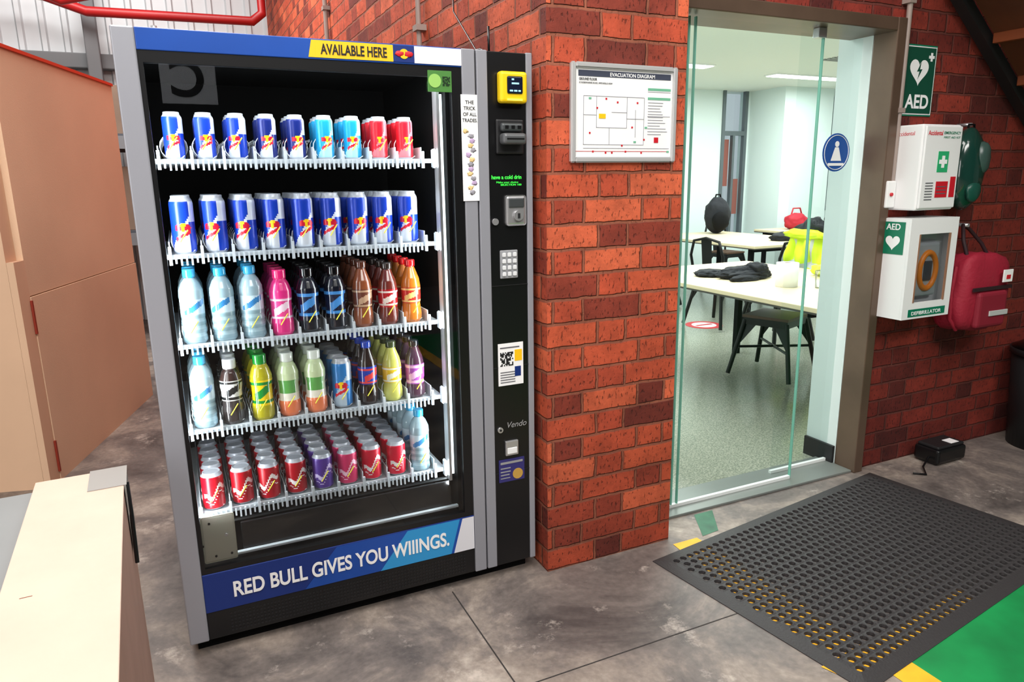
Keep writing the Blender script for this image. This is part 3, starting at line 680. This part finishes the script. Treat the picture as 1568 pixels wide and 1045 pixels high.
box('inner_panel',a0+.013,a1-.013,yb+.045,yb+.05,c0+.013,c1-.013,mat('panel_pale',(214,218,220),.5),A)
box('defibrillator',3.02,3.18,yb+.010,yb+.045,.88,1.13,mat('defib_grey',(176,182,188),.5),A,.014,3)
tube('defib_ring',[[(3.10+.056*math.cos(t*math.pi/20),yb+.010,1.0+.082*math.sin(t*math.pi/20)) for t in range(40)]],.014,ORANGE,A,res=4,cyclic=True)
box('defib_screen',3.075,3.125,yb+.002,yb+.012,.955,1.045,mat('defib_dark',(70,76,84),.4),A,.004)
boxes('bottom_stripe',[(a0+.04,a1-.03,yb-.0135,yb-.0122,c0+.01,c0+.045)],GREEN,A); text('bottom_text','DEFIBRILLATOR',a0+.06,a1-.06,c0+.018,yb-.0145,WHITER,A,h=.017,bold=.0016)
box('side_label',a0-.002,a0-.0002,yb+.015,yb+.125,1.08,1.225,GREEN,A)
t=text('side_aed','AED',0,.07,0,0,WHITER,A,h=.028,rot=(math.pi/2,0,-math.pi/2),bold=.0016); t.location=(a0-.0028,yb+.107,1.19)
hp=[]
for i in range(40):
    q=2*math.pi*i/40; hp.append((a0-.003,yb+.07-.036*math.sin(q)**3,1.135+.036*(13*math.cos(q)-5*math.cos(2*q)-2*math.cos(3*q)-math.cos(4*q))/16))
poly('side_heart',hp,WHITER,A)
G=grp('resuscitator_case'); GC=mat('case_green_dark',(22,58,50),.15,coat=.6)
blob('shell',(3.38,2.19,1.45),(.10,.07,.19),GC,G,.04,1.2,4,3)
blob('mask_inside',(3.41,2.14,1.50),(.045,.03,.08),mat('mask_grey',(60,82,76),.25),G,.12,1.5,3,5)
blob('pouch',(3.37,2.135,1.35),(.05,.02,.05),mat('case_teal',(26,76,64),.3),G,.12,1.5,3,6)
cyl('hook',(3.40,2.27,1.655),(3.40,2.2,1.655),.008,SILV,G); tube('loop',[[(3.37,2.2,1.60),(3.38,2.2,1.655),(3.42,2.2,1.655),(3.43,2.2,1.60)]],.005,MBLACK,G)
B=grp('red_first_aid_bag'); SD=mat('strap_dark',(40,14,20),.7)
bm=bmesh.new(); bmesh.ops.create_cube(bm,size=1); bmesh.ops.subdivide_edges(bm,edges=bm.edges[:],cuts=7,use_grid_fill=True)
for v in bm.verts:
    p=v.co*2; l=(abs(p.x)**5+abs(p.y)**5+abs(p.z)**5)**(1/5); p=p/l*1.0
    n=noise.noise(p*2.5)*.09; p=p*(1+n); s=1-.14*max(0,p.z)
    v.co=Vector((3.51+p.x*.185*s,2.17+p.y*.088,.87+p.z*.185))
me=bpy.data.meshes.new('bag_body'); bm.to_mesh(me); bm.free(); addobj('bag_body',me,BAGR,B,True)
box('bag_pocket',3.41,3.63,2.062,2.10,.70,.88,mat('red_nylon_dark',(130,14,38),.7),B,.02,3)
box('bag_tape',3.37,3.66,2.070,2.078,.885,.902,SD,B); box('bag_patch',3.56,3.63,2.055,2.062,.92,.98,WHITER,B,.002)
box('bag_patch_cross',3.58,3.61,2.053,2.056,.935,.955,RED,B); box('bag_reflective',3.49,3.63,2.056,2.063,.76,.785,SILVT,B,.002)
tube('bag_handle',[[(3.42,2.15,1.03),(3.40,2.17,1.12),(3.43,2.2,1.19),(3.48,2.2,1.17),(3.54,2.17,1.10),(3.58,2.15,1.03)]],.009,SD,B)
tube('bag_strap',[[(3.34,2.15,1.0),(3.31,2.14,.88),(3.32,2.14,.75),(3.38,2.14,.69)]],.010,BAGR,B); cyl('bag_hook',(3.44,2.27,1.19),(3.44,2.18,1.19),.009,SILV,B)
c=grp('wall_conduit'); tube('pipe',[[(2.955,2.245,1.405),(2.955,2.245,4.5)]],.012,CONDU,c); 
for z in (1.7,2.15): box('saddle',2.935,2.975,2.23,YW,z,z+.02,CONDU,c)
for yy_,n in ((5.34,0),(3.30,1)):
    c=grp('wall_conduit'); tube('pipe',[[(1.09,yy_,1.2),(1.09,yy_,4.5)]],.012 if n else .016,CONDU,c)
    for z in (2.1,2.6): box('saddle',1.07,PX0,yy_-.03,yy_+.03,z,z+.025,CONDU,c)
tube('red_sprinkler_pipe',[[(-3.0,8.2,3.15),(-.9,8.2,3.15),(-.55,8.1,3.02),(.9,8.0,3.02),(1.0,8.0,3.1),(1.0,8.0,4.5)],[(-1.2,7.6,3.2),(-.7,7.6,3.0),(.2,7.6,3.25),(.9,7.6,3.2)]],.045,REDP,None,res=3)
St=grp('timber_staircase')
def beam(name,p0,p1,h,y0,y1,m):
    (xa,za),(xb,zb)=p0,p1; d=Vector((xb-xa,0,zb-za)).normalized(); n=Vector((-d.z,0,d.x))*h
    poly(name,[(xa,y0,za),(xb,y0,zb),(xb+n.x,y0,zb+n.z),(xa+n.x,y0,za+n.z)],m,St,(0,y1-y0,0))
beam('stringer_wall',(2.55,2.70),(4.9,.84),.05,2.19,2.24,DARK)
beam('stringer_front',(2.8,2.66),(5.1,.84),.24,1.38,1.43,BROWN)
beam('soffit_board',(2.75,2.60),(5.1,.74),.02,1.43,2.18,mat('soffit_brown',(92,48,24),.6,var=.25,vscale=6))
for k in range(11):
    x=2.78+k*.22; z=2.575-k*.1742
    box('soffit_batten_%d'%k,x,x+.035,1.43,2.18,z-.045,z,BROWN,St,.004)
for k in range(10):
    x=3.0+k*.22; z=2.66-k*.175
    box('tread_%d'%k,x,x+.26,1.42,2.16,z-.02,z+.02,BROWN,St,.004)
K=grp('door_stop_battery_box'); kx=-.07
box('body',3.38+kx,3.60+kx,2.10,2.235,.008,.085,BLACK,K,.015,3); box('lid',3.39+kx,3.59+kx,2.11,2.225,.083,.10,DARK,K,.008,3); box('label',3.50+kx,3.56+kx,2.12,2.17,.10,.102,WHITER,K)
for x in (3.40,3.56): box('foot',x+kx,x+.02+kx,2.12,2.21,0,.01,RUBBER,K)
tube('cable',[[(3.38+kx,2.15,.04),(3.30+kx,2.12,.012),(3.24+kx,2.06,.006),(3.20+kx,2.10,.006)]],.005,BLACK,K)
Bn=grp('black_waste_bin'); BB=mat('bin_black',(20,24,26),.5); bx,by=4.10,2.045
cyl('body',(bx,by,0),(bx,by,.50),.17,BB,Bn,40,.20); cyl('rim',(bx,by,.50),(bx,by,.53),.21,BB,Bn,40); cyl('lid_dome',(bx,by,.53),(bx,by,.58),.205,BLACK,Bn,40,.12)

# ---------------------------------------------------------------- crates and cartons at left
Cr=grp('flat_pack_crate')
P0=Vector((-.66,3.95,0)); P1=Vector((-.28,5.38,0)); d=(P1-P0).normalized(); nrm=Vector((-d.y,d.x,0))
def slab(name,s0,s1,w0,w1,z0,z1,m,par):
    a=P0+d*s0+nrm*w0; b=P0+d*s1+nrm*w0; c_=P0+d*s1+nrm*w1; e=P0+d*s0+nrm*w1
    poly(name,[(q.x,q.y,z0) for q in (a,b,c_,e)],m,par,(0,0,z1-z0))
L_=(P1-P0).length
slab('panel_lower',0,L_,0,.9,0.0,.925,TAN,Cr); slab('panel_upper',0,L_,0.006,.9,.93,2.05,TAN,Cr)
slab('edge_red',0.0,L_,-.004,.9,2.05,2.066,mat('edge_red',(216,64,34),.6),Cr)
slab('front_board',-.10,-.002,.035,1.4,0.0,2.045,TAN2,Cr); slab('corner_batten',-.10,-.001,.004,.034,0,1.1,TAN2,Cr)
for z in (.05,.75): slab('strap',-.012,.0,-.006,.003,z,z+.16,mat('strap_red',(150,50,30),.6),Cr)
Bx=grp('cardboard_carton')
TAPE=mat('grey_tape',(150,148,144),.35)
box('body',-.395,-.198,.75,2.03,0,.698,CARTONS,Bx,.004); box('top_sheet',-.395,-.196,.75,2.032,.699,.704,CARTON,Bx,.002); box('end_face',-.395,-.198,2.0305,2.034,0,.70,CARTON,Bx)
box('tape_top',-.275,-.19,1.90,2.04,.7045,.706,TAPE,Bx); box('tape_side',-.1955,-.192,1.90,2.04,.52,.705,TAPE,Bx)
tube('strap_side',[[(-.190,1.93,.70),(-.188,1.90,.62),(-.19,1.88,.5)]],.005,BLACK,Bx)
box('pencil_mark',-.36,-.34,1.43,1.432,.7042,.7045,BROWN,Bx)
Gb=grp('grey_board_stack')
for k in range(7): box('sheet_%d'%k,-1.1,-.40-.004*(k%2),.75,2.025-.006*(k%3),k*.098,k*.098+.094,GREYB,Gb,.002)
piv=Vector((-.2,2.03,0)); RM=Matrix.Translation(piv)@Matrix.Rotation(math.radians(2.6),4,'Z')@Matrix.Translation(-piv)
for e in (Bx,Gb): e.matrix_world=RM

# ---------------------------------------------------------------- office contents
def table(name,x0,x1,y0,y1,legs):
    T=grp(name); box('top',x0,x1,y0,y1,.722,.75,WOOD,T,.004); box('edge',x0+.002,x1-.002,y0+.002,y1-.002,.712,.722,mat('edge_dark',(60,56,50),.5),T)
    for i,(a,b) in enumerate(legs): box('leg_%d'%(i+1),a-.022,a+.022,b-.022,b+.022,0.002,.712,MBLACK,T)
    boxes('rails',[(x0+.1,x1-.1,y0+.14,y0+.17,.67,.712),(x0+.1,x1-.1,y1-.17,y1-.14,.67,.712)],MBLACK,T)
table('dining_table',3.0,4.25,2.62,4.5,[(4.1,4.40),(3.42,2.70),(4.1,2.70),(3.15,4.40)])
table('dining_table',5.2,6.35,5.4,7.2,[(5.3,5.55),(6.2,5.55),(5.3,7.05),(6.2,7.05)])
table('dining_table',6.9,8.1,5.9,7.2,[(7.0,6.0),(8.0,6.0),(7.0,7.1),(8.0,7.1)])
def chair(x,y,ang,back=True):
    C=grp('metal_chair' if back else 'metal_stool'); ca,sa=math.cos(ang),math.sin(ang)
    def W(u,v,z): return (x+u*ca-v*sa,y+u*sa+v*ca,z)
    m=mat('chair_black',(24,22,22),.35,.5)
    pts=[W(.17*sx,.17*sy,.44) for sx,sy in ((-1,-1),(1,-1),(1,1),(-1,1))]
    poly('seat',pts,mat('seat_wood',(86,60,42),.5),C,(0,0,.02))
    poly('apron',[W(.165*sx,.165*sy,.39) for sx,sy in ((-1,-1),(1,-1),(1,1),(-1,1))],m,C,(0,0,.048))
    for i,(sx,sy) in enumerate(((-1,-1),(1,-1),(1,1),(-1,1))):
        tube('leg_tube_%d'%(i+1),[[W(sx*.23,sy*.23,.02),W(sx*.155,sy*.155,.42)]],.017,m,C)
        poly('leg_web_%d'%(i+1),[W(sx*.155,sy*.155,.39),W(sx*.155,sy*.07,.39),W(sx*.19,sy*.19,.22)],m,C,(0,.004,0))
    if back:
        tube('back_hoop',[[W(-.16,.16,.44),W(-.19,.20,.70),W(-.15,.21,.84),W(0,.215,.87),W(.15,.21,.84),W(.19,.20,.70),W(.16,.16,.44)]],.014,m,C)
        poly('back_slat',[W(-.05,.17,.45),W(.05,.17,.45),W(.06,.21,.86),W(-.06,.21,.86)],m,C,(0,.006,0))
    else:
        tube('brace',[[W(-.19,-.19,.22),W(.19,.19,.22)],[W(.19,-.19,.22),W(-.19,.19,.22)]],.01,m,C)
chair(3.86,3.76,math.radians(20),False)
chair(4.72,4.6,math.radians(-90)); chair(4.72,5.35,math.radians(100)); chair(4.85,6.6,math.radians(90)); chair(6.62,6.0,math.radians(-90)); chair(6.62,7.4,0.1); chair(5.1,7.65,.1); chair(6.6,4.9,2.9)
def vest(x,y,z0,z1,seed,par):
    bm=bmesh.new(); n=24; g=[]
    for i in range(n+1):
        row=[]
        for j in range(n+1):
            u=i/n-.5; v=j/n; w=.46*(1-.2*v)
            nn=noise.noise(Vector((u*6+seed,v*4,seed)))*.05
            row.append(bm.verts.new((x+nn*1.2+.05*abs(u)*2+(.06*(v-.8) if v>.8 else 0),y+u*w,z0+(z1-z0)*v+nn*.4)))
        g.append(row)
    for i in range(n):
        for j in range(n):
            f=bm.faces.new((g[i][j],g[i+1][j],g[i+1][j+1],g[i][j+1])); f.smooth=True
            f.material_index=1 if (j in (6,7,13,14)) or i in (6,17) else 0
    me=bpy.data.meshes.new('cloth'); bm.to_mesh(me); bm.free(); o=addobj('cloth',me,[HIVIS,SILVT],par)
    md=o.modifiers.new('s','SOLIDIFY'); md.thickness=.02
    blob('collar',(x+.02,y,z1),(.06,.20,.04),HIVIS,par,.3,3,3,seed)
hv=grp('hi_vis_jacket'); vest(4.46,4.12,.40,.98,2,hv); blob('dark_lining',(4.58,4.12,1.0),(.10,.15,.10),CLOTH,hv,.3,2,4,6)
blob('folded_part',(4.06,3.42,.79),(.13,.20,.06),HIVIS,hv,.2,2,4,9,.752)
hv2=grp('hi_vis_jacket'); vest(4.46,3.45,.40,.96,5,hv2)
hv3=grp('hi_vis_jacket'); vest(4.32,2.95,.12,.70,8,hv3)
J=grp('crumpled_black_jacket')
blob('body',(3.52,3.74,.775),(.20,.13,.055),CLOTH,J,.22,2.0,5,4,.751); blob('sleeve_1',(3.38,3.92,.768),(.12,.10,.03),CLOTH,J,.2,2.4,4,5,.751); blob('hood',(3.56,3.68,.815),(.09,.08,.045),CLOTH,J,.22,2.2,4,6,.751); blob('sleeve_2',(3.42,3.62,.765),(.13,.05,.026),CLOTH,J,.2,2,4,7,.751)
Cn=grp('white_paper_roll'); cyl('roll',(3.46,3.30,.751),(3.46,3.30,.90),.068,WHITER,Cn,36); cyl('core',(3.46,3.30,.899),(3.46,3.30,.9005),.02,mat('core_brown',(130,100,70),.8),Cn)
cyl('drinking_glass',(3.58,3.14,.751),(3.58,3.14,.86),.032,CLEAR,None,24,.038)
Bp=grp('black_backpack'); blob('body',(6.05,6.95,.97),(.17,.13,.22),CLOTH,Bp,.1,2,4,8,.752); blob('pocket',(6.0,6.83,.90),(.12,.07,.12),MBLACK,Bp,.1,2,3,9,.752); tube('handle',[[(6.0,6.95,1.16),(6.02,6.95,1.22),(6.08,6.95,1.22),(6.1,6.95,1.16)]],.01,MBLACK,Bp)
BRm=mat('bag_red',(176,24,44),.7)
Rb=grp('red_lunch_bag'); blob('body',(7.32,6.9,.85),(.17,.12,.11),BRm,Rb,.12,2,4,10,.752); tube('handle',[[(7.23,6.9,.93),(7.26,6.9,1.02),(7.38,6.9,1.02),(7.42,6.9,.93)]],.01,BRm,Rb)
blob('dark_cap',(5.95,5.75,.78),(.17,.12,.06),CLOTH,None,.2,2,4,11,.751)
blob('dark_bag',(7.7,6.5,.86),(.26,.15,.14),CLOTH,None,.2,2,4,12,.751)
sk=grp('floor_sticker_round'); cyl('disc',(4.62,5.42,.0025),(4.62,5.42,.004),.18,mat('sticker_red',(206,60,66),.5),sk,40); cyl('centre',(4.62,5.42,.004),(4.62,5.42,.0045),.12,WHITER,sk,40); box('bar',4.52,4.72,5.40,5.44,.0045,.005,RED,sk)
sw=grp('light_switch'); box('plate',6.2,6.32,8.09,8.1,1.05,1.2,WHITE,sw,.003); box('rocker',6.24,6.28,8.085,8.092,1.10,1.15,KEY,sw)
PANEL=mat('light_panel',(255,255,255),.5,emit=4)
for k,(x,y_) in enumerate(((7.1,6.65),(4.75,6.4),(3.0,6.5),(5.0,3.9))):
    c=grp('ceiling_light'); box('housing',x-.62,x+.62,y_-.10,y_+.10,2.585,2.6,WHITE,c); box('diffuser',x-.60,x+.60,y_-.085,y_+.085,2.578,2.5845,PANEL,c)
vv=grp('ceiling_vent'); boxes('slats',[(6.2,6.7,5.2+i*.06,5.23+i*.06,2.585,2.6) for i in range(8)],mat('vent_grey',(150,152,150),.6),vv)

# bay-letter sign behind the camera, glow added to lift its reflection in the glass
Sg=grp('bay_letter_sign'); box('board',.0,.40,-2.02,-2.0,2.05,2.45,mat('sign_board_glow',(225,232,240),.5,emit=.7),Sg,.004)
t=text('letter','C',0,.24,0,0,TEXTB,Sg,h=.28,bold=.0024,rot=(math.pi/2,0,math.pi)); t.location=(.32,-1.995,2.11)
for x in (.04,.36): cyl('hanger',(x,-2.01,2.45),(x,-2.01,4.6),.004,DARK,Sg,8)

# ---------------------------------------------------------------- lights
W=bpy.data.worlds.new('world'); scn.world=W; W.use_nodes=True; W.node_tree.nodes['Background'].inputs[0].default_value=(.62,.68,.74,1); W.node_tree.nodes['Background'].inputs[1].default_value=.8
area('shed_light_1',(-.2,.6,4.4),(-.2,.6,0),2.4,2.4,175,(1,.96,.92))
area('shed_light_2',(-.6,5.8,4.4),(-.6,5.8,0),2.4,2.4,230,(1,.98,.96))
area('shed_light_3',(3.2,-.6,4.4),(3.2,-.6,0),2.0,1.6,60,(1,.96,.92))
area('shed_light_4',(1.0,-2.0,4.4),(1.2,2.0,1.2),3.2,1.0,150,(1,.97,.93))
area('daylight_door_left',(-3.2,-1.2,1.9),(0.2,2.6,1.0),3.0,3.0,165,(1,.98,.96))
for k,(x,y_,sx_,sy_,e) in enumerate(((6.6,5.6,3.0,3.0,165),(3.0,4.6,2.2,3.0,135))):
    area('office_light_%d'%k,(x,y_,2.56),(x,y_,0),sx_,sy_,e,(.95,1,.995))
area('vending_led_left',(-.045,yf+.05,1.06),(.45,yf+.30,1.06),.03,1.35,5,(.93,.98,1))
area('vending_led_right',(.772,yf+.05,1.06),(.25,yf+.28,1.06),.03,1.35,5,(.93,.98,1))
area('vending_fill_top',(.38,yf+.035,1.74),(.38,yf+.16,1.2),.8,.03,2.8,(.93,.98,1))  # extra fill strip, added for more front light on the products

# ---------------------------------------------------------------- camera
f,pt,ro,yw,H=1082.96,.2245,-.0145,.4352,1.4348
F=Vector((math.sin(yw)*math.cos(pt),math.cos(yw)*math.cos(pt),-math.sin(pt)))
R=Vector((math.cos(yw),-math.sin(yw),0)); U=R.cross(F)
R2=R*math.cos(ro)+U*math.sin(ro); U2=-R*math.sin(ro)+U*math.cos(ro)
cd=bpy.data.cameras.new('camera'); cd.sensor_width=36; cd.lens=f/1568*36; cd.clip_start=.02
co=bpy.data.objects.new('camera',cd); col.objects.link(co)
co.matrix_world=Matrix((( R2.x,U2.x,-F.x,0),(R2.y,U2.y,-F.y,0),(R2.z,U2.z,-F.z,H),(0,0,0,1)))
scn.camera=co
